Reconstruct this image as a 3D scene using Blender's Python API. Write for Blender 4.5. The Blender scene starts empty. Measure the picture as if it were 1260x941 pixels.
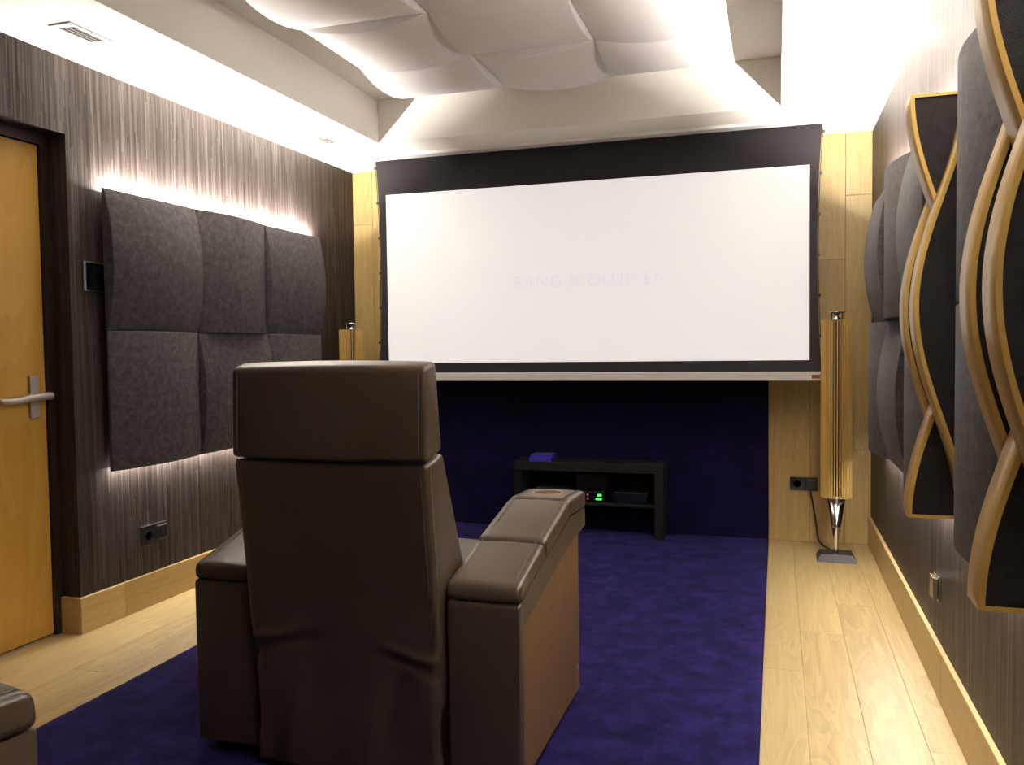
import bpy, bmesh, math, random
from mathutils import Vector, Matrix
random.seed(7)
scene = bpy.context.scene
COL = scene.collection

# ------------------------------------------------------------------ camera
CZ = 1.16
F_PX, YAW, PITCH, ROLL = 1043.65, 0.3026, 0.0414, -0.0128
cy, sy, cp, sp = math.cos(YAW), math.sin(YAW), math.cos(PITCH), math.sin(PITCH)
fw = Vector((-sy * cp, cy * cp, -sp)); rt = Vector((cy, sy, 0)); up = rt.cross(fw)
c, s = math.cos(ROLL), math.sin(ROLL)
rt, up = c * rt + s * up, -s * rt + c * up
cam_d = bpy.data.cameras.new('camera'); cam = bpy.data.objects.new('camera', cam_d); COL.objects.link(cam)
cam_d.sensor_fit = 'HORIZONTAL'; cam_d.sensor_width = 36.0; cam_d.lens = F_PX * 36.0 / 1260.0
cam_d.clip_start = 0.02
m = Matrix((rt, up, -fw)).transposed().to_4x4(); m.translation = (0, 0, CZ)
cam.matrix_world = m
scene.camera = cam

# ------------------------------------------------------------------ world, exposure
w = bpy.data.worlds.new('world'); scene.world = w; w.use_nodes = True
w.node_tree.nodes['Background'].inputs[0].default_value = (0.02, 0.02, 0.022, 1)
w.node_tree.nodes['Background'].inputs[1].default_value = 0.2
vs = scene.view_settings
vs.view_transform = 'Standard'; vs.look = 'None'; vs.gamma = 1.0; vs.use_curve_mapping = False
vs.exposure = 0.0
LED_W = 70.0            # watts per metre of LED strip, upward
LED_DOWN = 7.5
LED_COL = (1.0, 0.945, 0.88)

# ------------------------------------------------------------------ room numbers
XL, XR, D, H = -2.745, 0.517, 5.235, 2.352
YB = -1.3                       # wall behind the camera
CX0, CX1, CY0, CY1, CH = -2.205, 0.021, -0.75, 4.525, 2.60   # ceiling coffer
CARL, CARR = -2.178, -0.046     # carpet edges
TZ0, TZ1, TZ2 = 0.653, 1.253, 1.853

# ------------------------------------------------------------------ helpers
def link(name, me, mats=None, parent=None):
    o = bpy.data.objects.new(name, me); COL.objects.link(o)
    if mats is not None:
        for mm in (mats if isinstance(mats, (list, tuple)) else [mats]): me.materials.append(mm)
    if parent is not None: o.parent = parent
    return o

def obj(name, bm, mats, parent=None, smooth=False):
    me = bpy.data.meshes.new(name)
    bmesh.ops.recalc_face_normals(bm, faces=bm.faces[:])
    bm.to_mesh(me); bm.free()
    if smooth:
        for p in me.polygons: p.use_smooth = True
    return link(name, me, mats, parent)

def tag(o, label=None, cat=None, group=None, kind=None):
    if label: o['label'] = label
    if cat: o['category'] = cat
    if group: o['group'] = group
    if kind: o['kind'] = kind
    return o

def thing(name, label, cat, loc=(0, 0, 0), rz=0, group=None):
    o = bpy.data.objects.new(name, None); COL.objects.link(o)
    o.location = loc; o.rotation_euler = (0, 0, rz); o.empty_display_size = 0.05
    return tag(o, label, cat, group)

def copy_tree(o, parent=None):
    q = o.copy(); COL.objects.link(q); q.parent = parent
    for ch in [x for x in bpy.data.objects if x.parent == o]: copy_tree(ch, q)
    return q

def abox(bm, x0, x1, y0, y1, z0, z1, mi=0):
    v = [bm.verts.new(p) for p in ((x0,y0,z0),(x1,y0,z0),(x1,y1,z0),(x0,y1,z0),(x0,y0,z1),(x1,y0,z1),(x1,y1,z1),(x0,y1,z1))]
    for f in ((0,3,2,1),(4,5,6,7),(0,1,5,4),(1,2,6,5),(2,3,7,6),(3,0,4,7)):
        fc = bm.faces.new([v[i] for i in f]); fc.material_index = mi
    return bm

def box(x0, x1, y0, y1, z0, z1, bev=0.0, seg=2):
    bm = bmesh.new(); abox(bm, x0, x1, y0, y1, z0, z1)
    if bev > 0:
        bmesh.ops.bevel(bm, geom=bm.edges[:], offset=bev, segments=seg, affect='EDGES', profile=0.5)
    return bm

def lathe(prof, n=32, center=(0, 0)):
    bm = bmesh.new(); rings = []
    for r, z in prof:
        rings.append([bm.verts.new((center[0] + r * math.cos(2*math.pi*k/n), center[1] + r * math.sin(2*math.pi*k/n), z)) for k in range(n)])
    for a, b in zip(rings, rings[1:]):
        for k in range(n): bm.faces.new((a[k], a[(k+1) % n], b[(k+1) % n], b[k]))
    if prof[0][0] > 1e-4: bm.faces.new(rings[0][::-1])
    if prof[-1][0] > 1e-4: bm.faces.new(rings[-1])
    bmesh.ops.remove_doubles(bm, verts=bm.verts[:], dist=1e-6)
    return bm

def tube(pts, r, n=8, bm=None):
    bm = bm or bmesh.new(); pts = [Vector(p) for p in pts]; rings = []
    for i, p in enumerate(pts):
        t = (pts[min(i+1, len(pts)-1)] - pts[max(i-1, 0)]).normalized()
        a = Vector((0, 0, 1)) if abs(t.z) < 0.9 else Vector((1, 0, 0))
        u = t.cross(a).normalized(); v = t.cross(u)
        rr = r[i] if isinstance(r, (list, tuple)) else r
        rings.append([bm.verts.new(p + rr * (math.cos(2*math.pi*k/n) * u + math.sin(2*math.pi*k/n) * v)) for k in range(n)])
    for a, b in zip(rings, rings[1:]):
        for k in range(n): bm.faces.new((a[k], a[(k+1) % n], b[(k+1) % n], b[k]))
    bm.faces.new(rings[0][::-1]); bm.faces.new(rings[-1])
    return bm

def spline(pts, n=8):
    P = [Vector(p) for p in pts]; out = []
    for i in range(len(P) - 1):
        p0, p1, p2, p3 = P[max(i-1, 0)], P[i], P[i+1], P[min(i+2, len(P)-1)]
        for k in range(n):
            t = k / n
            out.append(0.5 * ((2*p1) + (-p0+p2)*t + (2*p0-5*p1+4*p2-p3)*t*t + (-p0+3*p1-3*p2+p3)*t*t*t))
    out.append(P[-1]); return out

def inset_poly(pts, d):
    n = len(pts); P = [Vector(p) for p in pts]
    area = sum(P[i].x * P[(i+1) % n].y - P[(i+1) % n].x * P[i].y for i in range(n))
    sgn = 1 if area > 0 else -1; out = []
    for i in range(n):
        a, b, cc = P[i-1], P[i], P[(i+1) % n]
        d1 = (b-a).normalized(); d2 = (cc-b).normalized()
        n1 = Vector((-d1.y, d1.x)) * sgn; n2 = Vector((-d2.y, d2.x)) * sgn
        k = 1 + n1.dot(n2)
        out.append(b + (n1 + n2) * (d / max(k, 0.3)))
    return out

def round_poly(pts, r, n=4):
    out = []; N = len(pts); P = [Vector(p) for p in pts]
    for i in range(N):
        a, b, cc = P[i-1], P[i], P[(i+1) % N]
        d1 = (a-b); d2 = (cc-b)
        l = min(r, 0.45 * d1.length, 0.45 * d2.length)
        p1 = b + d1.normalized() * l; p2 = b + d2.normalized() * l
        for k in range(n + 1):
            t = k / n
            out.append((1-t)**2 * p1 + 2*t*(1-t) * b + t*t * p2)
    return out

def soft_prism(pts, x0, x1, r, nc=4, na=4, bulge=0.0, nx=6):
    """pts: convex outline in (y, z); extruded along x with rounded corners and ends"""
    st = []
    for k in range(na + 1):
        a = math.pi / 2 * k / na
        st.append((x0 + r * (1 - math.cos(a)), r * (1 - math.sin(a))))
    mid = [(x0 + r + (x1 - x0 - 2*r) * k / nx, 0) for k in range(1, nx)]
    st = st + mid + [(x0 + x1 - x, d) for x, d in st[::-1]]
    bm = bmesh.new(); rings = []
    for x, d in st:
        q = 1 - ((x - (x0+x1)/2) / ((x1-x0)/2))**2
        ring = round_poly(inset_poly(pts, d - bulge * q), max(r - d, 0.001) * 1.6, nc)
        rings.append([bm.verts.new((x, p.x, p.y)) for p in ring])
    n = len(rings[0])
    for a, b in zip(rings, rings[1:]):
        for k in range(n): bm.faces.new((a[k], a[(k+1) % n], b[(k+1) % n], b[k]))
    bm.faces.new(rings[0][::-1]); bm.faces.new(rings[-1])
    return bm

# ------------------------------------------------------------------ materials
MATS = {}
class NT:
    def __init__(s, name):
        s.m = bpy.data.materials.new(name); s.m.use_nodes = True
        s.t = s.m.node_tree; s.b = s.t.nodes['Principled BSDF']
    def n(s, typ, **kw):
        q = s.t.nodes.new(typ)
        for k, v in kw.items():
            if k.startswith('i_'):
                q.inputs[k[2:].replace('_', ' ')].default_value = v
            else: setattr(q, k, v)
        return q
    def l(s, a, b): s.t.links.new(a, b)
    def math(s, op, a, b=None, c=None):
        q = s.t.nodes.new('ShaderNodeMath'); q.operation = op
        for i, v in enumerate((a, b, c)):
            if v is None: continue
            if hasattr(v, 'is_linked'): s.l(v, q.inputs[i])
            else: q.inputs[i].default_value = v
        return q.outputs[0]
    def coords(s, scale=(1, 1, 1), kind='Object', rnd=False):
        tc = s.n('ShaderNodeTexCoord'); mp = s.n('ShaderNodeMapping'); mp.inputs['Scale'].default_value = scale
        s.l(tc.outputs[kind], mp.inputs[0])
        if rnd:
            oi = s.n('ShaderNodeObjectInfo'); r = s.math('MULTIPLY', oi.outputs['Random'], 37.0)
            cx = s.n('ShaderNodeCombineXYZ')
            for i in range(3): s.l(r, cx.inputs[i])
            s.l(cx.outputs[0], mp.inputs['Location'])
        return mp.outputs[0]
    def ramp(s, fac, stops):
        q = s.n('ShaderNodeValToRGB'); e = q.color_ramp.elements
        while len(e) < len(stops): e.new(0.5)
        for el, (p, col) in zip(e, stops): el.position = p; el.color = (*col, 1)
        s.l(fac, q.inputs[0]); return q.outputs[0]
    def mix(s, fac, a, b, mode='MIX'):
        q = s.n('ShaderNodeMix', data_type='RGBA', blend_type=mode)
        for i, v in ((0, fac), (6, a), (7, b)):
            if hasattr(v, 'is_linked'): s.l(v, q.inputs[i])
            elif i == 0: q.inputs[0].default_value = v
            else: q.inputs[i].default_value = (*v, 1)
        return q.outputs[2]
    def base(s, col):
        if hasattr(col, 'is_linked'): s.l(col, s.b.inputs['Base Color'])
        else: s.b.inputs['Base Color'].default_value = (*col, 1)
    def bump(s, h, strength=0.2, dist=0.01):
        q = s.n('ShaderNodeBump'); q.inputs['Strength'].default_value = strength; q.inputs['Distance'].default_value = dist
        s.l(h, q.inputs['Height']); s.l(q.outputs[0], s.b.inputs['Normal'])
    def set(s, **kw):
        for k, v in kw.items(): s.b.inputs[k.replace('_', ' ')].default_value = v
        return s

def plain(name, col, rough=0.5, metal=0.0, spec=0.5, emit=None, es=1.0):
    t = NT(name); nz = t.n('ShaderNodeTexNoise', i_Scale=30.0, i_Detail=3.0)
    t.l(t.coords(), nz.inputs['Vector'])
    t.base(t.mix(nz.outputs[0], tuple(v * 0.93 for v in col), tuple(min(v * 1.06, 1) for v in col)))
    t.set(Roughness=rough, Metallic=metal); t.b.inputs['Specular IOR Level'].default_value = spec
    if emit:
        t.b.inputs['Emission Color'].default_value = (*emit, 1); t.b.inputs['Emission Strength'].default_value = es
    return t.m

def m_paint():
    t = NT('paint'); n = t.n('ShaderNodeTexNoise', i_Scale=4.0, i_Detail=4.0); t.l(t.coords(), n.inputs['Vector'])
    t.base(t.mix(n.outputs[0], (0.84, 0.80, 0.735), (0.875, 0.84, 0.78)))
    n2 = t.n('ShaderNodeTexNoise', i_Scale=180.0, i_Detail=2.0); t.l(t.coords(), n2.inputs['Vector'])
    t.bump(n2.outputs[0], 0.05, 0.002); t.set(Roughness=0.7); return t.m

def m_veneer():
    """dark brown laminated veneer: fine upright strips of random tone and length"""
    t = NT('dark_veneer')
    tc = t.n('ShaderNodeTexCoord'); sx = t.n('ShaderNodeSeparateXYZ'); t.l(tc.outputs['Object'], sx.inputs[0])
    hor = t.math('ADD', sx.outputs[1], t.math('MULTIPLY', sx.outputs[0], 1.0))
    tones = []
    for wdt, ln, sd in ((0.0055, 0.30, 0.0), (0.013, 0.7, 31.7)):
        sid = t.math('FLOOR', t.math('DIVIDE', hor, wdt))
        wn = t.n('ShaderNodeTexWhiteNoise', noise_dimensions='1D'); t.l(t.math('ADD', sid, sd), wn.inputs['W'])
        seg = t.math('FLOOR', t.math('ADD', t.math('DIVIDE', sx.outputs[2], ln), t.math('MULTIPLY', wn.outputs[0], 7.0)))
        cb = t.n('ShaderNodeCombineXYZ'); t.l(sid, cb.inputs[0]); t.l(seg, cb.inputs[1]); cb.inputs[2].default_value = sd
        w2 = t.n('ShaderNodeTexWhiteNoise', noise_dimensions='3D'); t.l(cb.outputs[0], w2.inputs['Vector'])
        tones.append(w2.outputs[0])
    nz = t.n('ShaderNodeTexNoise', i_Scale=1.0, i_Detail=4.0); t.l(t.coords((400, 400, 6)), nz.inputs['Vector'])
    f = t.math('ADD', t.math('MULTIPLY', tones[0], 0.34), t.math('MULTIPLY', tones[1], 0.22))
    f = t.math('ADD', f, t.math('MULTIPLY', nz.outputs[0], 0.35))
    t.base(t.ramp(f, [(0.15, (0.022, 0.0155, 0.0125)), (0.55, (0.050, 0.039, 0.035)), (0.85, (0.098, 0.081, 0.077))]))
    t.set(Roughness=0.46); t.b.inputs['Specular IOR Level'].default_value = 0.09
    # each laminated strip lies at its own slight angle about the upright
    ge = t.n('ShaderNodeNewGeometry'); cb = t.n('ShaderNodeCombineXYZ')
    tl = t.math('MULTIPLY', t.math('SUBTRACT', t.math('ADD', t.math('MULTIPLY', tones[0], 0.6), t.math('MULTIPLY', tones[1], 0.4)), 0.5), 0.09)
    t.l(tl, cb.inputs[1])
    va = t.n('ShaderNodeVectorMath', operation='ADD'); t.l(ge.outputs['Normal'], va.inputs[0]); t.l(cb.outputs[0], va.inputs[1])
    vn = t.n('ShaderNodeVectorMath', operation='NORMALIZE'); t.l(va.outputs[0], vn.inputs[0]); t.l(vn.outputs[0], t.b.inputs['Normal'])
    return t.m

def m_oak(name, axis, cols, rough=0.42, sc=1.0):
    t = NT(name)
    a = [34 * sc] * 3; a[axis] = 1.3 * sc
    v = t.coords(tuple(a), rnd=True)
    n = t.n('ShaderNodeTexNoise', i_Scale=1.0, i_Detail=6.0, i_Roughness=0.6, i_Distortion=0.6); t.l(v, n.inputs['Vector'])
    b = [9 * sc] * 3; b[axis] = 0.9 * sc
    v2 = t.coords(tuple(b), rnd=True)
    n2 = t.n('ShaderNodeTexNoise', i_Scale=1.0, i_Detail=2.0, i_Distortion=0.9); t.l(v2, n2.inputs['Vector'])
    rings = t.math('FRACT', t.math('MULTIPLY', n2.outputs[0], 9.0))
    oi = t.n('ShaderNodeObjectInfo')
    f = t.math('ADD', t.math('MULTIPLY', n.outputs[0], 0.55), t.math('MULTIPLY', rings, 0.18))
    f = t.math('ADD', f, t.math('MULTIPLY', oi.outputs['Random'], 0.34))
    t.base(t.ramp(f, [(0.15, cols[0]), (0.5, cols[1]), (0.85, cols[2])]))
    t.set(Roughness=rough); t.bump(f, 0.08, 0.002); return t.m

def m_carpet(name, dark, mid, light):
    t = NT(name)
    n = t.n('ShaderNodeTexNoise', i_Scale=9.5, i_Detail=5.0, i_Roughness=0.66, i_Distortion=0.3); t.l(t.coords(), n.inputs['Vector'])
    n2 = t.n('ShaderNodeTexNoise', i_Scale=420.0, i_Detail=2.0); t.l(t.coords(), n2.inputs['Vector'])
    f = t.math('ADD', t.math('MULTIPLY', n.outputs[0], 0.75), t.math('MULTIPLY', n2.outputs[0], 0.25))
    t.base(t.ramp(f, [(0.37, dark), (0.49, mid), (0.62, light)]))
    t.set(Roughness=0.95); t.b.inputs['Specular IOR Level'].default_value = 0.1
    t.b.inputs['Sheen Weight'].default_value = 0.08; t.b.inputs['Sheen Tint'].default_value = (0.35, 0.3, 1, 1)
    t.bump(t.math('ADD', n2.outputs[0], t.math('MULTIPLY', n.outputs[0], 1.2)), 0.5, 0.006); return t.m

def m_felt(name, c0, c1):
    t = NT(name)
    n = t.n('ShaderNodeTexNoise', i_Scale=34.0, i_Detail=8.0, i_Roughness=0.78, i_Distortion=0.15); t.l(t.coords(rnd=True), n.inputs['Vector'])
    n2 = t.n('ShaderNodeTexNoise', i_Scale=260.0, i_Detail=2.0); t.l(t.coords(), n2.inputs['Vector'])
    t.base(t.ramp(n.outputs[0], [(0.38, c0), (0.68, c1)]))
    t.set(Roughness=0.9); t.b.inputs['Specular IOR Level'].default_value = 0.25
    t.b.inputs['Sheen Weight'].default_value = 0.05
    t.bump(n2.outputs[0], 0.35, 0.003); return t.m

def m_leather():
    t = NT('brown_leather')
    v = t.n('ShaderNodeTexVoronoi', i_Scale=330.0); t.l(t.coords(), v.inputs['Vector'])
    n = t.n('ShaderNodeTexNoise', i_Scale=5.0, i_Detail=5.0); t.l(t.coords(), n.inputs['Vector'])
    n2 = t.n('ShaderNodeTexNoise', i_Scale=26.0, i_Detail=3.0); t.l(t.coords(), n2.inputs['Vector'])
    t.base(t.ramp(n.outputs[0], [(0.3, (0.060, 0.041, 0.028)), (0.7, (0.078, 0.055, 0.040))]))
    t.set(Roughness=0.35); t.b.inputs['Specular IOR Level'].default_value = 0.5
    t.bump(t.math('ADD', v.outputs[0], t.math('MULTIPLY', n2.outputs[0], 1.5)), 0.12, 0.002); return t.m

def m_ply():
    t = NT('plywood_edge'); n = t.n('ShaderNodeTexNoise', i_Scale=1.0, i_Detail=3.0); t.l(t.coords((30, 30, 8)), n.inputs['Vector'])
    t.base(t.mix(n.outputs[0], (0.50, 0.30, 0.06), (0.66, 0.43, 0.115))); t.set(Roughness=0.45); return t.m

def M(k): return MATS[k]
MATS.update(
    paint=m_paint(), veneer=m_veneer(),
    oak_floor=m_oak('oak_floor', 1, [(0.27, 0.185, 0.075), (0.42, 0.305, 0.135), (0.53, 0.405, 0.195)]),
    oak_wall=m_oak('oak_wall', 2, [(0.31, 0.205, 0.070), (0.43, 0.295, 0.110), (0.54, 0.395, 0.165)]),
    oak_base=m_oak('oak_base', 1, [(0.32, 0.210, 0.075), (0.43, 0.290, 0.110), (0.53, 0.38, 0.165)]),
    maple=m_oak('maple', 2, [(0.44, 0.225, 0.028), (0.52, 0.285, 0.044), (0.60, 0.35, 0.07)], 0.38, 0.5),
    walnut=m_oak('brown_wood', 2, [(0.125, 0.067, 0.016), (0.165, 0.092, 0.023), (0.21, 0.12, 0.033)], 0.33, 0.5),
    carpet=m_carpet('blue_carpet', (0.0042, 0.0024, 0.024), (0.0090, 0.0054, 0.049), (0.019, 0.0125, 0.092)),
    navy=m_carpet('shaded_blue_carpet', (0.004, 0.003, 0.018), (0.006, 0.004, 0.026), (0.009, 0.006, 0.036)),  # the blue carpet again, colour darkened for the dim light on that wall
    felt=m_felt('grey_felt', (0.028, 0.0230, 0.0240), (0.076, 0.0665, 0.0685)),
    whitefelt=m_felt('white_felt', (0.79, 0.755, 0.75), (0.83, 0.80, 0.795)),
    blackfelt=m_felt('black_felt', (0.011, 0.0093, 0.010), (0.023, 0.0202, 0.0212)),
    leather=m_leather(), ply=m_ply(),
    plyface=m_oak('plywood_face', 2, [(0.36, 0.220, 0.075), (0.43, 0.275, 0.105), (0.50, 0.33, 0.14)], 0.3, 0.7),
    dframe=plain('dark_door_frame', (0.022, 0.012, 0.010), 0.35),
    black=plain('black_plastic', (0.012, 0.011, 0.011), 0.35),
    blackmat=plain('black_matte', (0.016, 0.014, 0.014), 0.75, spec=0.2),
    border=plain('screen_black', (0.019, 0.016, 0.018), 0.8, spec=0.25),
    benchm=plain('black_brown_laminate', (0.006, 0.0055, 0.005), 0.6, spec=0.25),
    chrome=plain('chrome', (0.82, 0.80, 0.78), 0.12, 1.0),
    steel=plain('brushed_steel', (0.62, 0.60, 0.57), 0.28, 1.0),
    nickel=plain('satin_nickel', (0.52, 0.46, 0.45), 0.42, 0.6),
    whitemetal=plain('white_metal', (0.86, 0.85, 0.83), 0.35),
    dgrey=plain('dark_grey_metal', (0.017, 0.0145, 0.014), 0.5),
    finwood=plain('oak_fin', (0.62, 0.41, 0.13), 0.4),
    stitch=plain('stitching', (0.11, 0.08, 0.065), 0.5),
    blue=plain('blue_case', (0.035, 0.03, 0.42), 0.25),
    casecover=plain('printed_cover', (0.12, 0.12, 0.22), 0.3),
    glass=plain('dark_glass', (0.006, 0.007, 0.010), 0.06),
    led=plain('led_diffuser', (0.9, 0.9, 0.88), 0.5, emit=LED_COL, es=6.0),
    green=plain('green_display', (0.0, 0.05, 0.0), 0.4, emit=(0.05, 1.0, 0.08), es=3.0),
    red=plain('red_indicator', (0.1, 0.0, 0.0), 0.4, emit=(1.0, 0.25, 0.25), es=0.35),
    bronzeswitch=plain('bronze_switch', (0.16, 0.115, 0.065), 0.25, 0.7),
    ventgrey=plain('vent_grey', (0.35, 0.33, 0.31), 0.6),
    cupwell=plain('cup_shade_disc', (0.055, 0.028, 0.012), 0.6, spec=0.2),
    cupring=plain('cup_ring', (0.42, 0.25, 0.10), 0.4),
    bronze=plain('bronze_label', (0.16, 0.05, 0.03), 0.4),
    projected=plain('projected_white', (0.68, 0.68, 0.675), 0.85, spec=0.1, emit=(1.0, 0.99, 0.975), es=0.52),
    lettering=plain('projected_lettering', (0.56, 0.545, 0.64), 0.85, spec=0.1, emit=(0.88, 0.85, 1.0), es=0.46),
)

# ------------------------------------------------------------------ structure
fl = tag(obj('floor', box(XL - 0.3, XR + 0.1, YB - 0.1, D + 0.1, -0.12, -0.018), M('oak_floor')), kind='structure')
def planks_at(xs, y0, y1, cuts):
    for i, (a0, a1) in enumerate(zip(xs, xs[1:])):
        ys = [y0] + cuts[i] + [y1]
        for a, b in zip(ys, ys[1:]):
            g = 0.0003; wd = a1 - a0
            o = obj('plank', box(-wd/2 + g, wd/2 - g, -(b-a)/2 + g, (b-a)/2 - g, -0.018, 0.0, 0.0009, 1), M('oak_floor'), fl)
            o.location = ((a0+a1)/2, (a+b)/2, 0)
planks_at([CARR, 0.09, 0.255, 0.415, XR], YB, D, [[-0.4, 1.3, 3.13], [0.3, 1.9, 3.576], [-0.1, 2.2, 3.983], [0.7, 2.6, 4.551]])
planks_at([XL - 0.16, -2.64, -2.48, -2.33, CARL], YB, D, [[0.2, 2.05, 3.6], [-0.6, 1.4, 2.95, 4.3], [0.5, 2.45, 3.9], [-0.2, 1.8, 3.3, 4.7]])

# fitted carpet, with a slightly uneven pile
def grid_slab(x0, x1, y0, y1, z0, fz, nx, ny):
    bm = bmesh.new(); top = [[bm.verts.new((x0 + (x1-x0)*i/nx, y0 + (y1-y0)*j/ny, fz(i/nx, j/ny))) for j in range(ny+1)] for i in range(nx+1)]
    for i in range(nx):
        for j in range(ny): bm.faces.new((top[i][j], top[i+1][j], top[i+1][j+1], top[i][j+1]))
    per = [top[i][0] for i in range(nx+1)] + [top[nx][j] for j in range(1, ny+1)] + [top[i][ny] for i in range(nx-1, -1, -1)] + [top[0][j] for j in range(ny-1, 0, -1)]
    bot = [bm.verts.new((v.co.x, v.co.y, z0)) for v in per]
    for k in range(len(per)):
        k2 = (k+1) % len(per); bm.faces.new((per[k], bot[k], bot[k2], per[k2]))
    bm.faces.new(bot[::-1]); return bm
rnd = random.Random(3)
tag(obj('carpet', grid_slab(CARL, CARR, YB + 0.002, D - 0.022, -0.0175, lambda u, v: 0.006 + rnd.uniform(-0.0012, 0.0012) + 0.001*math.sin(40*u+11*v), 90, 200), M('carpet'), smooth=True),
    'deep blue plush carpet fitted down the middle of the oak floor', 'carpet')

# left wall with the door niche
NY0, NY1, NZ, NDP = 1.72, 2.775, 2.045, 0.10
bm = bmesh.new()
abox(bm, XL - 0.25, XL, NY1, D + 0.1, -0.1, H + 0.6)
abox(bm, XL - 0.25, XL, YB - 0.1, NY0, -0.1, H + 0.6)
abox(bm, XL - 0.25, XL, NY0, NY1, NZ, H + 0.6)
abox(bm, XL - 0.25, XL - 0.19, NY0, NY1, -0.1, NZ)
tag(obj('wall_left', bm, M('veneer')), kind='structure')
tag(obj('wall_right', box(XR, XR + 0.15, YB - 0.1, D + 0.1, -0.1, H + 0.6), M('veneer')), kind='structure')
tag(obj('wall_rear', box(XL - 0.25, XR + 0.15, YB - 0.15, YB, -0.1, H + 0.6), M('veneer')), kind='structure')
wb = tag(obj('wall_front', box(XL - 0.25, XR + 0.15, D + 0.0, D + 0.15, -0.1, H + 0.6), M('blackmat')), kind='structure')
def wall_planks(xs, cuts):
    for i, (a0, a1) in enumerate(zip(xs, xs[1:])):
        zs = [0.0] + cuts[i] + [H]
        for a, b in zip(zs, zs[1:]):
            g = 0.0008; wd = a1 - a0
            o = obj('cladding_plank', box(-wd/2 + g, wd/2 - g, -0.014, 0.0, -(b-a)/2 + g, (b-a)/2 - g, 0.0012, 1), M('oak_wall'), wb)
            o.location = ((a0+a1)/2, D, (a+b)/2)
wall_planks([CARR, 0.185, 0.375, XR], [[0.75, 1.636], [0.32, 1.64], [0.55, 2.0]])
wall_planks([XL, -2.60, -2.41, CARL], [[0.6, 2.0], [1.25], [0.9, 1.9]])
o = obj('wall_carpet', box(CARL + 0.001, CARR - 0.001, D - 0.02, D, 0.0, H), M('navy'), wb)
o['label'] = 'blue carpet covering the wall behind the screen, its shade put into the colour'

# baseboards
def bboard(name, segs):
    root = None
    for i, (x0, x1, y0, y1, z1) in enumerate(segs):
        bm = box(x0, x1, y0 + 0.0006, y1 - 0.0006, 0.0, z1, 0.0015, 1)
        if root is None: root = tag(obj(name, bm, M('oak_base')), kind='structure')
        else: obj('baseboard_length', bm, M('oak_base'), root)
bboard('baseboard_right', [(XR-0.016, XR, 4.534, D-0.014, 0.165), (XR-0.016, XR, 2.955, 4.534, 0.165), (XR-0.016, XR, 1.1, 2.955, 0.165), (XR-0.016, XR, YB, 1.1, 0.165)])
bboard('baseboard_left', [(XL, XL+0.016, 3.01, D-0.014, 0.15), (XL, XL+0.016, NY1-0.016, 3.01, 0.15), (XL-0.10, XL, NY1-0.016, NY1, 0.15)])
bboard('baseboard_left_rear', [(XL, XL+0.016, YB, NY0, 0.15)])

# ceiling: lowered ring around a coffer
bm = bmesh.new()
abox(bm, XL - 0.05, CX0, YB - 0.05, D + 0.05, H, CH + 0.1)
abox(bm, CX1, XR + 0.05, YB - 0.05, D + 0.05, H, CH + 0.1)
abox(bm, CX0, CX1, CY1, D + 0.05, H, CH + 0.1)
abox(bm, CX0, CX1, YB - 0.05, CY0, H, CH + 0.1)
abox(bm, CX0, CX1, CY0, CY1, CH, CH + 0.1)
tag(obj('ceiling', bm, M('paint')), kind='structure')

# ------------------------------------------------------------------ door
dr = thing('door_1', 'yellow maple door in a dark frame with a grey lever handle', 'door', (XL - NDP, 2.25, 0)); dr['kind'] = 'structure'
del dr['category']
def dpart(name, bm, mt, sm=False, par=None):
    return obj(name, bm, mt, par or dr, sm)
oy = 2.25; ox = XL - NDP
fw_ = 0.042
# coordinates local to the door: x toward the room
dpart('door_frame', (lambda b: (abox(b, -0.09, 0.012, NY1-fw_-oy, NY1-oy, 0, NZ), abox(b, -0.09, 0.012, NY0-oy, NY0+fw_-oy, 0, NZ), abox(b, -0.09, 0.012, NY0+fw_-oy, NY1-fw_-oy, NZ-0.045, NZ), b)[-1])(bmesh.new()), M('dframe'))
leaf = dpart('door_leaf', box(-0.042, 0.002, NY0+fw_+0.003-oy, NY1-fw_-0.004-oy, 0.008, NZ-0.049, 0.002, 1), M('maple'))
hy, hz = 2.667 - oy, 0.985
hd = dpart('door_handle', box(0.002, 0.014, hy-0.022, hy+0.022, hz-0.085, hz+0.085, 0.005, 2), M('nickel'))
hd['label'] = 'satin grey lever handle on a narrow plate'
bm = tube([(0.010, hy, hz), (0.030, hy, hz), (0.050, hy, hz)], [0.019, 0.014, 0.013], 14)
tube(spline([(0.052, hy+0.042, hz+0.003), (0.053, hy+0.02, hz+0.004), (0.053, hy-0.05, hz), (0.050, hy-0.12, hz-0.008), (0.046, hy-0.19, hz-0.006)], 5), [0.0145]*5+[0.015]*4+[0.0145]*4+[0.0125]*4+[0.011]*4, 12, bm)
obj('lever', bm, M('nickel'), hd, True)
for dy in (-0.012, 0.012):
    for dz in (-0.070, 0.070):
        q = obj('screw', lathe([(0.0032, 0), (0.0032, 0.0015), (0.0, 0.0018)], 10), M('steel'), hd)
        q.location = (0.014, hy+dy, hz+dz); q.rotation_euler = (0, math.pi/2, 0)

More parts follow.
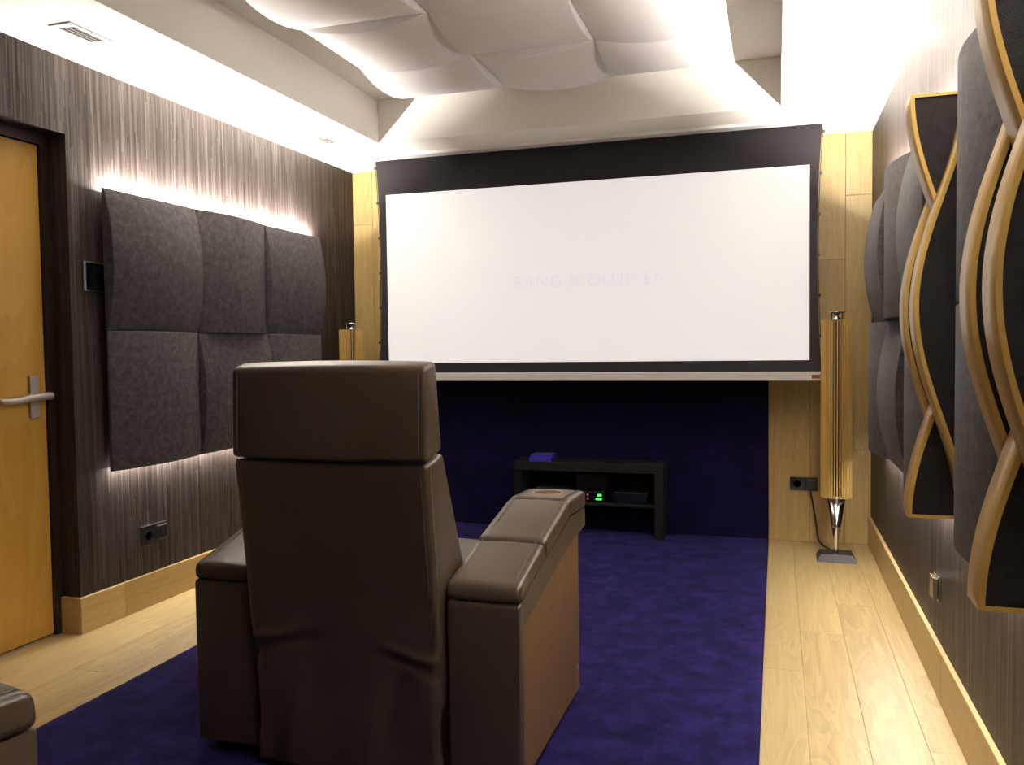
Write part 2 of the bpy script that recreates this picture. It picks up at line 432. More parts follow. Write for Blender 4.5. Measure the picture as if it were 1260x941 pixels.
# ------------------------------------------------------------------ acoustic tiles
def tile_mesh(wd, ht, arch, bulge, back, name, n=14):
    """front surface arched across the width ('w') or the height ('h'); x width, y height, z outward"""
    bm = bmesh.new(); g = 0.0012
    def wz(u, v):
        t = u if arch == 'w' else v
        return bulge * (1 - (2*t-1)**2)
    nu, nv = (n, 2) if arch == 'w' else (2, n)
    T = [[bm.verts.new(((u/nu-0.5)*(wd-2*g), (v/nv-0.5)*(ht-2*g), wz(u/nu, v/nv))) for v in range(nv+1)] for u in range(nu+1)]
    for u in range(nu):
        for v in range(nv): bm.faces.new((T[u][v], T[u+1][v], T[u+1][v+1], T[u][v+1]))
    per = [T[u][0] for u in range(nu+1)] + [T[nu][v] for v in range(1, nv+1)] + [T[u][nv] for u in range(nu-1, -1, -1)] + [T[0][v] for v in range(nv-1, 0, -1)]
    B = [bm.verts.new((p.co.x, p.co.y, -back)) for p in per]
    for k in range(len(per)):
        k2 = (k+1) % len(per); bm.faces.new((per[k], B[k], B[k2], per[k2]))
    bm.faces.new(B[::-1])
    bmesh.ops.recalc_face_normals(bm, faces=bm.faces[:])
    pe = [bm.edges.get((per[k], per[(k+1) % len(per)])) for k in range(len(per))]
    bmesh.ops.bevel(bm, geom=pe, offset=0.005, segments=2, affect='EDGES', profile=0.5)
    me = bpy.data.meshes.new(name); bm.to_mesh(me); bm.free()
    for p in me.polygons: p.use_smooth = True
    me.set_sharp_from_angle(angle=math.radians(50))
    return me

ML = Matrix(((0, 0, 1), (1, 0, 0), (0, 1, 0)))            # left wall: width->y, height->z, out->+x
MR = Matrix(((0, 0, -1), (-1, 0, 0), (0, 1, 0)))          # right wall: out->-x
MC = Matrix(((1, 0, 0), (0, -1, 0), (0, 0, -1)))          # ceiling: out->-z
EDGE, BULGE, BACK = 0.052, 0.052, 0.012
tm = {}
def tile(parent, key, mat3, loc, mt):
    wd, ht, arch, bl = key
    if key not in tm:
        tm[key] = tile_mesh(wd, ht, arch, bl, BACK, 'tile'); tm[key].materials.append(mt)
    o = bpy.data.objects.new('tile', tm[key]); COL.objects.link(o); o.parent = parent
    M4 = mat3.to_4x4(); M4.translation = Vector(loc) - parent.location
    o.matrix_local = M4
    return o

def led(parent, x, y0, y1, z, upward, watts, sx=0.012):
    """LED strip: a diffuser profile with its light, behind a wall panel"""
    L = y1 - y0; p = parent.location; ym = (y0+y1)/2
    q = obj('led_strip', box(-0.006, 0.006, -L/2, L/2, -0.004, 0.004, 0.001, 1), M('led'), parent); q.location = (x - p.x, ym - p.y, z - p.z)
    ld = bpy.data.lights.new('led_light', 'AREA'); ld.shape = 'RECTANGLE'; ld.size = sx; ld.size_y = L
    ld.energy = watts * L; ld.color = LED_COL
    lo = bpy.data.objects.new('led_light', ld); COL.objects.link(lo); lo.parent = parent
    lo.location = (x - p.x, ym - p.y, z - p.z + (0.006 if upward else -0.006))
    lo.rotation_euler = (math.pi, 0, 0) if upward else (0, 0, 0)

def wall_panel(name, label, side, cols, archs, group=None, leds=True):
    """cols: list of (y0,y1); archs[col] = (lower, upper)"""
    X0 = XL if side == 'L' else XR; sg = 1 if side == 'L' else -1
    ya, yb = min(c_[0] for c_ in cols), max(c_[1] for c_ in cols)
    t = thing(name, label, 'acoustic panel', (X0, (ya+yb)/2, TZ0), 0, group)
    bx0, bx1 = sorted((0, sg * (EDGE - BACK + 0.001)))
    ins = 0.10
    obj('backing_board', box(bx0, bx1, ya+ins-(ya+yb)/2, yb-ins-(ya+yb)/2, 0.10, TZ2-TZ0-0.10), M('black'), t)
    for (y0, y1), ar in zip(cols, archs):
        for r, a in enumerate(ar):
            z0, z1 = ((TZ0, TZ1), (TZ1, TZ2))[r]
            tile(t, (round(y1-y0, 3), round(z1-z0, 3), a, 0.041 if side == 'L' else BULGE), ML if side == 'L' else MR, (X0 + sg*EDGE, (y0+y1)/2, (z0+z1)/2), M('felt'))
    if leds:
        led(t, X0 + sg*0.027, ya+0.03, yb-0.03, TZ2-0.0175, True, LED_W)
        led(t, X0 + sg*0.027, ya+0.03, yb-0.03, TZ0+0.022, False, LED_DOWN)
    return t

P = 0.587
yl = [2.915 + P*k for k in range(4)]
wall_panel('acoustic_wall_panel', 'backlit charcoal panel of six curved tiles on the wall beside the door', 'L',
           [(yl[0], yl[1]), (yl[1], yl[2]), (yl[2], yl[3])], [('w', 'h'), ('h', 'w'), ('w', 'h')])
Q = 0.585
yr = [2.80 + Q*k for k in range(4)]
wall_panel('acoustic_wall_panel', 'charcoal panel of six curved tiles on the right wall near the oak corner', 'R',
           [(yr[0], yr[1]), (yr[1], yr[2]), (yr[2], yr[3])], [('w', 'h'), ('h', 'w'), ('w', 'h')])
wall_panel('acoustic_wall_panel', 'tall charcoal panel column between the two wavy plywood units', 'R', [(1.92, 2.50)], [('w', 'w')])
wall_panel('acoustic_wall_panel', 'unseen charcoal panel continuing the right wall row, added for its light', 'R', [(1.04, 1.62), (0.46, 1.04)], [('w', 'w'), ('h', 'h')])  # out of view, added for the light and shielding it gives

# wavy plywood units: three interleaved boxes
UZ0, UZ1 = 0.667, 1.843
def wave_layer(sign, d):
    n = 56; e0, am = 0.102, 0.061; th = 0.0105; zc = (UZ0+UZ1)/2; hh = (UZ1-UZ0)/2
    back = 0.038
    outer = []; inner = []
    for k in range(n+1):
        z = UZ0 + (UZ1-UZ0)*k/n
        ph = math.pi*(z-zc)/hh
        e = e0 + sign*am*math.cos(ph)
        de = -sign*am*math.sin(ph)*math.pi/hh
        nl = math.hypot(1, de)
        outer.append((e, z)); inner.append((e - th/nl, z + th*de/nl))
    zi0, zi1 = UZ0+th*0.8, UZ1-th*0.8
    bm = bmesh.new()
    # curved ply skin, as quads between the outer and the inner curve
    ring = []
    for (eo, zo), (ei, zi) in zip(outer, inner):
        zi = min(max(zi, zi0), zi1)
        ring.append([bm.verts.new((-eo, -d/2, zo)), bm.verts.new((-eo, d/2, zo)), bm.verts.new((-ei, d/2, zi)), bm.verts.new((-ei, -d/2, zi))])
    for a, b in zip(ring, ring[1:]):
        for k in range(4):
            f = bm.faces.new((a[k], a[(k+1) % 4], b[(k+1) % 4], b[k])); f.material_index = 1 if k == 0 else 0
            f.smooth = (k in (0, 2))
    bm.faces.new(ring[0]); bm.faces.new(ring[-1])
    # top and bottom boards
    for (zo, zi, q) in ((UZ0, zi0, 0), (UZ1, zi1, -1)):
        xo = -outer[q][0]; xi = -inner[q][0]
        lo, hi = min(zo, zi), max(zo, zi)
        xa = xo if True else xi
        vs_ = [(-back, zo), (xo, zo), (xi, zi), (-back, zi)]
        A = [bm.verts.new((x, -d/2, z)) for x, z in vs_]; B = [bm.verts.new((x, d/2, z)) for x, z in vs_]
        bm.faces.new(A); bm.faces.new(B[::-1])
        for k in range(4): bm.faces.new((A[k], B[k], B[(k+1) % 4], A[(k+1) % 4]))
    # fabric infill slab
    b2 = bmesh.new(); dd = d/2 - 0.004
    pts = [(-min(ei, eo - 0.003) - 0.0, min(max(zi, zi0), zi1)) for (ei, zi), (eo, zo) in zip(inner, outer)] + [(-back, zi1), (-back, zi0)]
    A = [b2.verts.new((x, -dd, z)) for x, z in pts]; B = [b2.verts.new((x, dd, z)) for x, z in pts]
    k_ = len(pts)
    for i in range(n):   # faces strip wise, from the back edge to the curve
        pass
    b2.faces.new(A); b2.faces.new(B[::-1])
    for k in range(k_): b2.faces.new((A[k], B[k], B[(k+1) % k_], A[(k+1) % k_]))
    return bm, b2
WM = {}
for sgn in (1, -1):
    a, b = wave_layer(sgn, 0.10)
    oa = bpy.data.meshes.new('plywood_frame'); bmesh.ops.recalc_face_normals(a, faces=a.faces[:]); a.to_mesh(oa); a.free(); oa.materials.append(M('ply')); oa.materials.append(M('plyface'))
    ob = bpy.data.meshes.new('fabric_face'); bmesh.ops.recalc_face_normals(b, faces=b.faces[:]); b.to_mesh(b_ := ob); b.free(); ob.materials.append(M('blackfelt'))
    WM[sgn] = (oa, ob)
def wave_unit(y0, label):
    t = thing('wave_diffuser', label, 'acoustic diffuser', (XR, y0 + 0.15, 0), 0, 'wavy plywood diffusers on the right wall')
    obj('mounting_batten', box(-0.039, 0, -0.10, 0.10, UZ0+0.12, UZ1-0.12), M('black'), t)
    for dy, sgn in ((-0.10, 1), (0.0, -1), (0.10, 1)):
        a = link('plywood_frame', WM[sgn][0], None, t); a.location = (0, dy, 0)
        b = link('fabric_face', WM[sgn][1], None, a)
    led(t, XR - 0.027, y0 + 0.005, y0 + 0.295, TZ2-0.0175, True, LED_W)
    led(t, XR - 0.027, y0 + 0.005, y0 + 0.295, TZ0+0.022, False, LED_DOWN)
wave_unit(2.50, 'wavy plywood and black fabric diffuser, the farther of the two')
wave_unit(1.62, 'wavy plywood and black fabric diffuser nearest the camera, cut by the frame')

# ceiling cloud
ct = thing('ceiling_acoustic_panel', 'white cloud of woven curved tiles hanging in the ceiling coffer', 'acoustic panel', (-1.07, 2.4, CH))
cx = [-1.945 + 0.583*k for k in range(4)]
cyy = [4.325 - 0.53*k for k in range(9)]
CZB = 2.528
for i in range(3):
    for j in range(8):
        a = 'h' if (i + j) % 2 == 0 else 'w'
        tile(ct, (0.583, 0.53, a, 0.042), MC, (cx[i]+0.2915, cyy[j]-0.265, CZB), M('whitefelt'))
for xx in (-0.55, 0.55):
    obj('hanger_rail', box(xx-0.02, xx+0.02, -1.9, 1.8, CZB+BACK-CH, 0), M('whitemetal'), ct)

# ------------------------------------------------------------------ projection screen
SY = 4.895
scr = thing('projection_screen', 'large white projection screen with black border hanging before the far wall', 'projection screen', (-1.087, SY, H))
def sp_(name, bm, mt, sm=False, par=None): return obj(name, bm, mt, par or scr, sm)
SX0, SX1 = -2.409, 0.2352
lx0, lx1 = SX0 + 1.087, SX1 + 1.087
ZT, ZBAR1, ZBAR0 = 2.336 - H, 1.0074 - H, 0.958 - H
sp_('housing_trim', (lambda b: (abox(b, lx0-0.005, lx1+0.005, -0.095, -0.012, ZT, 0), abox(b, lx0-0.005, lx1+0.005, 0.012, 0.07, ZT, 0), b)[-1])(bmesh.new()), M('whitemetal'))
# black fabric with inward curving sides
bm = bmesh.new(); n = 24; ra = []; 
for k in range(n+1):
    v = k/n; z = ZBAR1 - 0.004 + (ZT + 0.012 - ZBAR1)*v; b = 0.025*(1-(2*v-1)**2)
    ra.append([bm.verts.new(p) for p in ((lx0+b, -0.0006, z), (lx1-b, -0.0006, z), (lx1-b, 0.0006, z), (lx0+b, 0.0006, z))])
for a, b in zip(ra, ra[1:]):
    for k in range(4): bm.faces.new((a[k], a[(k+1) % 4], b[(k+1) % 4], b[k]))
bm.faces.new(ra[0]); bm.faces.new(ra[-1])
sp_('black_border', bm, M('border'))
wz0, wz1 = 1.070 - H, 2.1236 - H
wx0, wx1 = -2.341 + 1.087, 0.1705 + 1.087
ws = sp_('white_surface', box(wx0, wx1, -0.0016, -0.0006, wz0, wz1), M('projected'))
bar = sp_('bottom_bar', box(lx0+0.002, 0.228+1.087, -0.022, 0.018, ZBAR0, ZBAR1, 0.004, 2), M('whitemetal'))
lb = sp_('bar_label', box(1.087+0.182, 1.087+0.224, -0.0235, -0.021, (ZBAR0+ZBAR1)/2-0.012, (ZBAR0+ZBAR1)/2+0.008), M('bronze'), False, bar)
for sd in (0, 1):
    x0, x1 = (lx0, lx1)
    pts = []
    for k in range(25):
        v = k/24; z = ZBAR1 + (ZT-ZBAR1)*v; b = 0.025*(1-(2*v-1)**2) - 0.005
        pts.append(((x0 + b) if sd == 0 else (x1 - b), 0.0, z))
    cd = sp_('tension_cord', tube(pts, 0.0022, 6), M('border'))
    for k in range(6):
        v = 0.97 - k*0.165; z = ZBAR1 + (ZT-ZBAR1)*v; b = 0.025*(1-(2*v-1)**2) - 0.005
        xx = (x0 + b) if sd == 0 else (x1 - b)
        sp_('tension_tab', box(xx-0.009, xx+0.009, -0.004, 0.004, z-0.008, z+0.008, 0.001, 1), M('black'))
# projected lettering on the screen
cu = bpy.data.curves.new('lettering', 'FONT'); cu.body = 'BANG & OLUFSEN'; cu.size = 0.105; cu.align_x = 'CENTER'; cu.space_character = 1.12; cu.extrude = 0.0003
to = bpy.data.objects.new('lettering_source', cu); COL.objects.link(to)
me = bpy.data.meshes.new_from_object(to.evaluated_get(bpy.context.evaluated_depsgraph_get()))
bpy.data.objects.remove(to)
xs_ = [v.co.x for v in me.vertices]; ys_ = [v.co.y for v in me.vertices]
sxl = 0.905/(max(xs_)-min(xs_)); syl = 0.076/(max(ys_)-min(ys_))
for v in me.vertices: v.co = Vector((v.co.x*sxl, v.co.z, (v.co.y-min(ys_))*syl))
me.update()
bm = bmesh.new(); bm.from_mesh(me); bm.verts.ensure_lookup_table(); bmesh.ops.remove_doubles(bm, verts=bm.verts[:], dist=1e-6)
seen = set(); isl = []
for v in bm.verts:
    if v in seen: continue
    st = [v]; cur = []; seen.add(v)
    while st:
        a = st.pop(); cur.append(a)
        for e in a.link_edges:
            b = e.other_vert(a)
            if b not in seen: seen.add(b); st.append(b)
    isl.append(cur)
for cur in isl:
    b2 = bmesh.new(); mp = {v: b2.verts.new(v.co) for v in cur}
    for f in {f for v in cur for f in v.link_faces}: b2.faces.new([mp[v] for v in f.verts])
    lt = obj('letter', b2, M('lettering'), ws); lt.location = (-1.052+1.087, -0.0021, 1.509-H)
bm.free()

# ------------------------------------------------------------------ column speakers
def make_speaker(loc, label):
    t = thing('column_speaker', label, 'speaker', loc, 0, 'slatted column speakers flanking the screen')
    # base: flat frustum
    bm = bmesh.new(); a = [bm.verts.new(p) for p in ((-0.1,-0.09,0),(0.1,-0.09,0),(0.1,0.08,0),(-0.1,0.08,0))]
    b = [bm.verts.new(p) for p in ((-0.082,-0.062,0.036),(0.082,-0.062,0.036),(0.082,0.062,0.036),(-0.082,0.062,0.036))]
    bm.faces.new(a[::-1]); bm.faces.new(b)
    for k in range(4): bm.faces.new((a[k], a[(k+1) % 4], b[(k+1) % 4], b[k]))
    bmesh.ops.bevel(bm, geom=bm.edges[:], offset=0.002, segments=2, affect='EDGES')
    obj('base', bm, M('dgrey'), t)
    obj('stem', lathe([(0.012, 0.034), (0.0125, 0.05), (0.016, 0.12), (0.048, 0.338)], 32), M('chrome'), t, True)
    bd = obj('speaker_body', lathe([(0.062, 0.342), (0.062, 1.278)], 32), M('blackmat'), t, True)
    obj('end_cap', lathe([(0.064, 0.334), (0.066, 0.345), (0.062, 0.347)], 32), M('steel'), t, True)
    obj('top_cap', lathe([(0.064, 1.272), (0.066, 1.279), (0.064, 1.284), (0.0, 1.284)], 32), M('black'), t, True)
    me = None; N = 21
    for k in range(N):
        a = math.radians(-90 - 100 + 200*k/(N-1))
        if me is None:
            q = obj('wood_fin', box(-0.0026, 0.0026, 0.058, 0.079, 0.336, 1.284, 0.0008, 1), M('finwood'), t); me = q.data
        else: q = link('wood_fin', me, None, t)
        q.rotation_euler = (0, 0, a - math.pi/2)
    tw = obj('tweeter_lens', lathe([(0.030, 1.284), (0.030, 1.288), (0.005, 1.302), (0.018, 1.318), (0.046, 1.323), (0.046, 1.326), (0.0, 1.328)], 32), M('chrome'), t, True)
    for k in range(3):
        a = math.radians(90 + 120*k)
        obj('lens_post', tube([(0.030*math.cos(a), 0.030*math.sin(a), 1.284), (0.030*math.cos(a), 0.030*math.sin(a), 1.322)], 0.003, 8), M('chrome'), tw)
    return t
s1 = make_speaker((0.3055, 4.835, 0), 'slatted oak column speaker on a chrome stem, right of the screen')
s2 = copy_tree(s1); s2.location = (-2.570, 4.835, 0); s2['label'] = 'slatted oak column speaker left of the screen, behind the recliner'

# ------------------------------------------------------------------ recliner
def make_recliner(loc, rz, label):
    t = thing('recliner', label, 'armchair', loc, rz, 'brown leather home cinema recliners')
    L = M('leather')
    # backrest and headrest outlines (y, z), y=0 is the back of the arms
    hr = soft_prism([(-0.10, 0.868), (0.012, 0.889), (-0.022, 1.124), (-0.092, 1.108)], -0.281, 0.281, 0.012, 4, 4, 0.004, 10)
    h = obj('headrest', hr, L, t, True)
    br = soft_prism([(-0.008, 0.20), (0.28, 0.30), (0.150, 0.58), (0.016, 0.884), (-0.084, 0.862)], -0.281, 0.281, 0.012, 4, 4, 0.0, 10)
    b = obj('backrest', br, L, t, True)
    for sd in (-1, 1):
        obj('seam', tube([(sd*0.262, -0.0985 - 0.001, 0.89), (sd*0.262, -0.0965, 1.0), (sd*0.262, -0.093, 1.095)], 0.0016, 6), M('stitch'), h)
        obj('seam', tube([(sd*0.262, -0.0905, 0.84), (sd*0.262, -0.0485, 0.52)], 0.0016, 6), M('stitch'), b)
    # rear leather sheet: taut over the backrest, loose and creased below it
    nx, nz = 56, 84; bm = bmesh.new(); F = []; G = []
    def rear(z):
        tab = [(0.0, -0.030), (0.25, -0.030), (0.37, -0.034), (0.50, -0.046), (0.862, -0.0935)]
        for (a, ya), (b_, yb) in zip(tab, tab[1:]):
            if z <= b_: return ya + (yb-ya)*(z-a)/(b_-a)
        return tab[-1][1]
    for i in range(nx+1):
        F.append([]); G.append([])
        for j in range(nz+1):
            u = i/nx; v = j/nz; z = 0.864 - 0.851*v
            lo = max(0.0, min(1.0, (0.40 - z)/0.10))            # looseness
            hw = 0.2825 + lo*(0.004*math.sin(30*z) - 0.006)
            x = -hw + 2*hw*u; ed = abs(2*u-1)
            y = rear(z)
            de = min(u, 1-u)
            # creases fanning in from both edges just below the seat
            for (uu, z0, sl, am) in ((0.0, 0.365, 0.20, 0.010), (0.0, 0.335, 0.45, 0.006), (1.0, 0.345, 0.16, 0.010), (1.0, 0.32, 0.42, 0.006)):
                q = abs(u-uu); y -= am*math.exp(-((z - z0 - sl*q*0.5)/0.011)**2)*math.exp(-(q/0.22)**2)
                y += 0.7*am*math.exp(-((z - z0 + 0.022 - sl*q*0.5)/0.012)**2)*math.exp(-(q/0.26)**2)
            y += lo*(0.004*math.sin(17*u + 5*z) + 0.003*math.sin(31*u - 14*z)) * (0.4 + ed)
            y += 0.010*max(ed-0.955, 0)/0.045 * (1 + lo)
            if v < 0.02: y += 0.008*(0.02-v)/0.02
            F[-1].append(bm.verts.new((x, y, z))); G[-1].append(bm.verts.new((x, max(y+0.008, rear(z)+0.004), z)))
    for i in range(nx):
        for j in range(nz):
            bm.faces.new((F[i][j], F[i+1][j], F[i+1][j+1], F[i][j+1])); bm.faces.new((G[i][j], G[i][j+1], G[i+1][j+1], G[i+1][j]))
    for i in range(nx):
        bm.faces.new((F[i][0], G[i][0], G[i+1][0], F[i+1][0])); bm.faces.new((F[i][nz], F[i+1][nz], G[i+1][nz], G[i][nz]))
    for j in range(nz):
        bm.faces.new((F[0][j], F[0][j+1], G[0][j+1], G[0][j])); bm.faces.new((F[nx][j], G[nx][j], G[nx][j+1], F[nx][j+1]))
    sk = obj('back_cover', bm, L, t, True); sk['label'] = 'leather back cover hanging loose and creased at the bottom'
    obj('seat_base', box(-0.288, 0.288, 0.03, 0.70, 0.03, 0.36, 0.01, 2), L, t, True)
    obj('seat_cushion', soft_prism([(0.10, 0.36), (0.73, 0.36), (0.745, 0.49), (0.10, 0.465)], -0.288, 0.288, 0.03, 4, 4, 0.004, 8), L, t, True)
    obj('footrest', soft_prism([(0.71, 0.07), (0.765, 0.07), (0.775, 0.35), (0.71, 0.35)], -0.283, 0.283, 0.02, 4, 4, 0.004, 8), L, t, True)
    for sd in (-1, 1):
        x0, x1 = (0.290, 0.490) if sd > 0 else (-0.490, -0.290)
        xo = x1 if sd > 0 else x0           # outer side
        ar = obj('armrest', soft_prism([(0.0, 0.03), (0.668, 0.03), (0.672, 0.545), (0.770, 0.565), (0.772, 0.612), (0.55, 0.622), (0.25, 0.557), (0.0, 0.498)] if False else
                 [(0.008, 0.03), (0.655, 0.03), (0.660, 0.600), (0.55, 0.612), (0.25, 0.550), (0.008, 0.494)], x0 + (0.0 if sd > 0 else 0.006), x1 - (0.006 if sd > 0 else 0.0), 0.010, 4, 3, 0.0, 6), L, t, True)
        obj('arm_back', soft_prism([(0.0, 0.03), (0.034, 0.03), (0.034, 0.504), (0.0, 0.496)], x0, x1, 0.008, 4, 3, 0.0, 4), L, ar, True)
        # leather band under the pads, proud of the wood
        bnd = bmesh.new()
        up_ = [(0.0, 0.496), (0.25, 0.553), (0.55, 0.615), (0.775, 0.606)]
        dn_ = [(0.012, 0.430), (0.25, 0.478), (0.55, 0.535), (0.765, 0.548)]
        prof = []
        def lerp(tab, y):
            for (a, za), (b_, zb) in zip(tab, tab[1:]):
                if y <= b_: return za + (zb-za)*max(0, (y-a))/(b_-a)
            return tab[-1][1]
        rr = []
        for k in range(25):
            y = 0.020 + 0.752*k/24
            rr.append([bnd.verts.new(p) for p in ((x0+0.001, y, lerp(dn_, y)), (x1-0.001, y, lerp(dn_, y)), (x1-0.001, y, lerp(up_, y)), (x0+0.001, y, lerp(up_, y)))])
        for a, b_ in zip(rr, rr[1:]):
            for k in range(4): bnd.faces.new((a[k], a[(k+1) % 4], b_[(k+1) % 4], b_[k]))
        bnd.faces.new(rr[0]); bnd.faces.new(rr[-1])
        obj('arm_band', bnd, L, ar)
        # wooden outer panel
        w0, w1 = (xo - 0.016, xo - 0.002) if sd > 0 else (xo + 0.002, xo + 0.016)
        wp = bmesh.new(); pts = [(0.018, 0.03), (0.668, 0.03), (0.668, 0.555), (0.55, 0.545), (0.25, 0.488), (0.018, 0.440)]
        A = [wp.verts.new((w0, y, z)) for y, z in pts]; B = [wp.verts.new((w1, y, z)) for y, z in pts]
        wp.faces.new(A); wp.faces.new(B[::-1])
        for k in range(len(pts)): wp.faces.new((A[k], B[k], B[(k+1) % len(pts)], A[(k+1) % len(pts)]))
        wpo = obj('side_panel', wp, M('walnut'), ar); wpo['label'] = 'brown wooden outer side panel'
        e0, e1 = (w1, w1 + 0.002) if sd > 0 else (w0 - 0.002, w0)
        em = obj('maker_tag', box(e0, e1, 0.630, 0.655, 0.098, 0.112, 0.0005, 1), M('steel'), ar)
        # three pads
        for k, pp in enumerate(([(0.0, 0.500), (0.249, 0.556), (0.244, 0.606), (0.004, 0.545)],
                                [(0.252, 0.558), (0.549, 0.617), (0.547, 0.672), (0.250, 0.610)],
                                [(0.552, 0.618), (0.778, 0.608), (0.772, 0.666), (0.551, 0.674)])):
            pd = obj('arm_pad', soft_prism(pp, x0 - 0.002, x1 + 0.002, 0.014, 5, 5, 0.003, 8), L, ar, True)
            for dx in (0.020, 0.024):
                for xx in (x0 + dx, x1 - dx):
                    obj('seam', tube([(xx, pp[3][0]+0.014, pp[3][1]+0.0035), (xx, pp[2][0]-0.014, pp[2][1]+0.0025)], 0.0010, 5), M('stitch'), pd)
            if k == 2:
                q = obj('cup_holder', lathe([(0.044, -0.02), (0.051, -0.02), (0.0515, 0.003), (0.048, 0.0040), (0.0445, 0.0032), (0.044, -0.02)], 36), M('cupring'), pd, True)
                q.location = ((x0+x1)/2, 0.655, 0.6722); q.rotation_euler = (-0.036, 0, 0)
                q['label'] = 'round wooden cup holder ring'
                q = obj('cup_shade_disc', lathe([(0.0, 0.0004), (0.0447, 0.0004), (0.0447, 0.0034), (0.0, 0.0036)], 36), M('cupwell'), pd)  # flat disc, its brown darkened to stand for the shade inside a hole
                q.location = ((x0+x1)/2, 0.655, 0.6722); q.rotation_euler = (-0.036, 0, 0)
    for sx_ in (-0.42, 0.42):
        for sy_ in (0.06, 0.60): obj('foot', box(sx_-0.025, sx_+0.025, sy_-0.025, sy_+0.025, 0.002, 0.035, 0.004, 1), M('black'), t)
    return t
r1 = make_recliner((-1.11, 2.03, 0.006), 0.0, 'brown leather recliner seen from behind, facing the screen')
r2 = copy_tree(r1); r2['label'] = 'brown leather recliner in the lower left corner, only its arm end in view'
th = math.radians(-9.7); lc = Vector((0.485, 0.765)); tgt = Vector((-1.035, 0.945))
r2.rotation_euler = (0, 0, th)
r2.location = (tgt.x - (lc.x*math.cos(th) - lc.y*math.sin(th)), tgt.y - (lc.x*math.sin(th) + lc.y*math.cos(th)), 0.006)

# ------------------------------------------------------------------ media bench and what stands on it
bx0, bx1, by0, by1 = -1.560, -0.635, 5.005, 5.210
tb = thing('media_bench', 'low black media bench with a shelf below the screen', 'bench', ((bx0+bx1)/2, (by0+by1)/2, 0.0085))
hx, hyy = (bx1-bx0)/2, (by1-by0)/2
obj('bench_top', box(-hx, hx, -hyy, hyy, 0.392, 0.447, 0.002, 1), M('benchm'), tb)
for a in (-1, 1):
    for b in (-1, 1):
        obj('leg', box(min(a*hx, a*(hx-0.055)), max(a*hx, a*(hx-0.055)), min(b*hyy, b*(hyy-0.055)), max(b*hyy, b*(hyy-0.055)), 0, 0.392, 0.002, 1), M('benchm'), tb)
obj('shelf', box(-hx+0.056, hx-0.056, -hyy+0.01, hyy-0.01, 0.185, 0.205, 0.001, 1), M('benchm'), tb)
SZ = 0.0085 + 0.205
def device(name, label, cat, x0, x1, y0, y1, z0, h, mat='black'):
    t = thing(name, label, cat, ((x0+x1)/2, (y0+y1)/2, z0))
    a, b = (x1-x0)/2, (y1-y0)/2
    obj('casing', box(-a, a, -b, b, 0.004, h, 0.002, 1), M(mat), t)
    obj('front_panel', box(-a+0.003, a-0.003, -b-0.002, -b+0.001, 0.008, h-0.004, 0.0005, 1), M('glass'), t)
    for sx_ in (-a+0.02, a-0.02): obj('foot', box(sx_-0.01, sx_+0.01, -b+0.01, b-0.01, 0, 0.005), M('blackmat'), t)
    return t, -b
t, fy = device('receiver', 'small black receiver with glowing green digits on the bench shelf', 'receiver', -1.125, -0.995, 5.03, 5.17, SZ, 0.062)
for row, z in ((0, 0.045), (1, 0.022)):
    for k in range(3 if row else 2):
        x = 0.018 + (0.0 if row else 0.012) + k*0.013
        q = obj('display_digit', box(x-0.0052, x+0.0052, fy-0.0032, fy-0.002, z-0.006, z+0.006), M('green'), t)
    q = obj('indicator', box(-0.041, -0.033, fy-0.0032, fy-0.002, z-0.006, z+0.006), M('red'), t)
t, fy = device('media_player', 'flat black media player at the right end of the bench shelf', 'player', -0.935, -0.735, 5.03, 5.17, SZ, 0.065)
obj('indicator', box(-0.095, -0.091, fy-0.0032, fy-0.002, 0.052, 0.056), M('steel'), t)
t, fy = device('set_top_box', 'flat dark set top box at the left end of the bench shelf', 'player', -1.43, -1.215, 5.04, 5.17, SZ, 0.075, 'dgrey')
t = thing('network_router', 'black router standing at the back of the bench shelf', 'router', (-1.105, 5.186, SZ))
obj('casing', box(-0.10, 0.10, -0.011, 0.011, 0, 0.15, 0.004, 2), M('black'), t)
for x in (-0.06, 0.0, 0.06): obj('vent_slot', box(x-0.018, x+0.018, -0.013, -0.011, 0.085, 0.125), M('dgrey'), t)
for k, (dx, dy, rz, lab) in enumerate(((0, 0, 0.0, 'lower of two blue disc cases on the black media bench'), (0.004, 0.004, 0.05, 'upper of two blue disc cases, with a printed cover'))):
    t = thing('disc_case', lab, 'disc case', (-1.395+dx, 5.085+dy, 0.0085 + 0.447 + k*0.0195), rz, 'disc cases on the bench')
    obj('case', box(-0.070, 0.070, -0.062, 0.062, 0, 0.019, 0.002, 2), M('blue'), t)
    obj('cover_sheet', box(-0.064, 0.064, -0.056, 0.056, 0.019, 0.0194), M('casecover'), t)

# ------------------------------------------------------------------ sockets, switch, control panel, cable
t = thing('wall_socket', 'black double wall socket with a plug below the left panel', 'socket', (XL, 3.205, 0.326))
obj('plate', box(0, 0.009, -0.078, 0.078, -0.041, 0.041, 0.002, 1), M('black'), t)
q = obj('socket_well', lathe([(0.0, 0.0), (0.017, 0.0), (0.019, 0.004), (0.022, 0.0045), (0.023, 0.0)], 24), M('glass'), t); q.location = (0.009, -0.038, 0); q.rotation_euler = (0, math.pi/2, 0)
obj('plug', box(0.009, 0.030, 0.008, 0.070, -0.030, 0.036, 0.006, 2), M('black'), t)
obj('plate_edge', box(0.0, 0.010, -0.079, 0.079, 0.041, 0.0425), M('steel'), t)

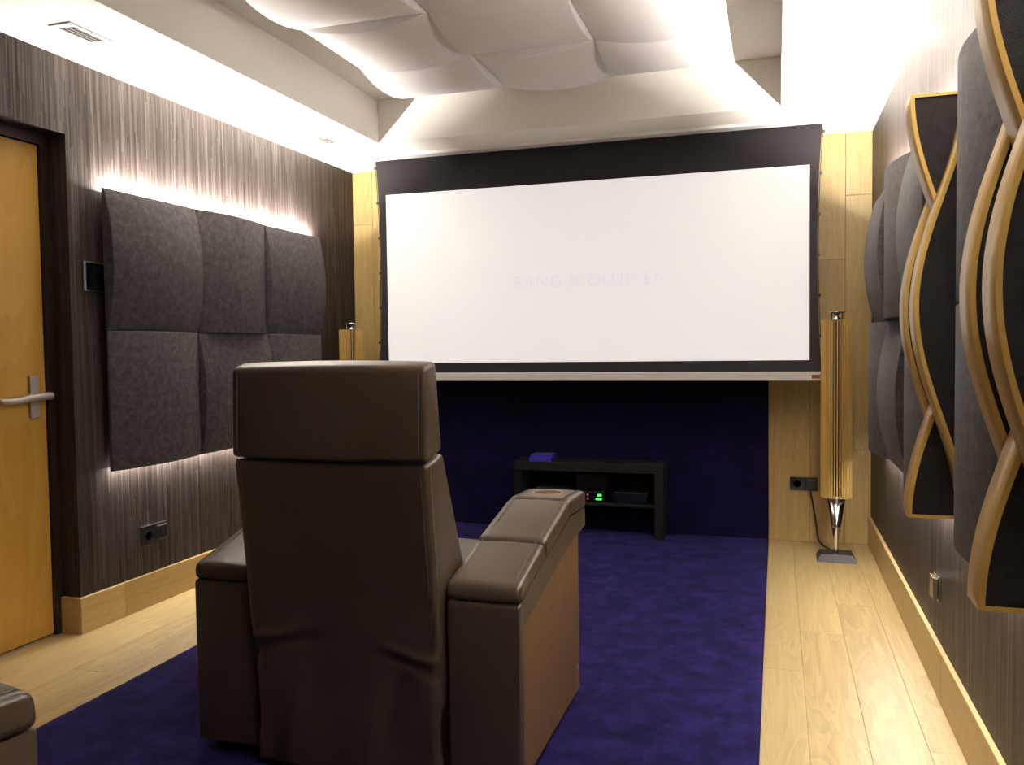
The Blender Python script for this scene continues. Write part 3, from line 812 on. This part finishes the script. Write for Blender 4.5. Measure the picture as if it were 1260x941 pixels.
t = thing('wall_socket', 'black double wall socket on the oak wall behind the right speaker', 'socket', (0.152, D - 0.014, 0.341))
obj('plate', box(-0.077, 0.077, -0.009, 0, -0.039, 0.039, 0.002, 1), M('black'), t)
q = obj('socket_well', lathe([(0.0, 0.0), (0.017, 0.0), (0.019, 0.004), (0.022, 0.0045), (0.023, 0.0)], 24), M('glass'), t); q.location = (-0.038, -0.009, 0); q.rotation_euler = (math.pi/2, 0, 0)
obj('rim', box(-0.072, -0.004, -0.0105, -0.009, 0.028, 0.034), M('dgrey'), t)
obj('plug', box(0.010, 0.070, -0.036, -0.009, -0.030, 0.030, 0.006, 2), M('black'), t)
tag(obj('power_cable', tube(spline([(0.188, D-0.040, 0.315), (0.192, D-0.055, 0.28), (0.208, D-0.07, 0.20), (0.222, D-0.08, 0.10), (0.232, D-0.09, 0.03), (0.255, D-0.12, 0.006), (0.290, D-0.22, 0.006), (0.300, D-0.290, 0.010), (0.303, D-0.322, 0.022)], 6), 0.005, 8), M('black'), smooth=True),
    'black power cable dropping from the oak wall socket to the right speaker', 'cable')

t = thing('wall_switch', 'chrome rimmed square wall switch low on the right wall', 'switch', (XR, 3.085, 0.348))
obj('plate', box(-0.010, 0, -0.043, 0.043, -0.043, 0.043, 0.002, 1), M('chrome'), t)
obj('rocker', box(-0.024, -0.010, -0.036, 0.036, -0.038, 0.034, 0.003, 2), M('bronzeswitch'), t)

t = thing('control_panel', 'square touch control panel with a steel rim beside the door', 'control panel', (XL, 2.900, 1.478))
obj('rim', box(0, 0.010, -0.060, 0.060, -0.062, 0.062, 0.002, 1), M('steel'), t)
obj('touch_glass', box(0.010, 0.012, -0.050, 0.055, -0.057, 0.057, 0.0005, 1), M('glass'), t)

# ------------------------------------------------------------------ ceiling vents
def vent(loc, label):
    t = thing('air_vent', label, 'vent', loc, 0, 'air vents in the lowered ceiling')
    bm = bmesh.new()
    abox(bm, -0.050, -0.034, -0.105, 0.105, -0.006, 0); abox(bm, 0.034, 0.050, -0.105, 0.105, -0.006, 0)
    abox(bm, -0.034, 0.034, -0.105, -0.075, -0.006, 0); abox(bm, -0.034, 0.034, 0.075, 0.105, -0.006, 0)
    obj('frame', bm, M('whitemetal'), t)
    obj('backing', box(-0.034, 0.034, -0.075, 0.075, -0.001, 0), M('ventgrey'), t)
    for k in range(4):
        q = obj('slat', box(-0.007, 0.007, -0.075, 0.075, -0.001, 0.001), M('whitemetal'), t)
        q.location = (-0.0255 + 0.017*k, 0, -0.0055); q.rotation_euler = (0, 0.5, 0)
vent((-2.478, 2.60, H), 'white slatted air vent in the ceiling above the door')
vent((-2.440, 4.34, H), 'white slatted air vent in the ceiling near the screen')
for x, y, lab in ((-2.535, 4.93, 'tiny round ceiling sensor left of the screen'), (0.330, 4.93, 'tiny round ceiling sensor right of the screen')):
    t = thing('ceiling_sensor', lab, 'sensor', (x, y, H), 0, 'ceiling sensors beside the screen')
    obj('ring', lathe([(0.010, -0.002), (0.012, -0.002), (0.013, 0.0)], 16), M('whitemetal'), t)
    obj('lens', lathe([(0.0, -0.005), (0.006, -0.004), (0.009, 0.0)], 16), M('black'), t)
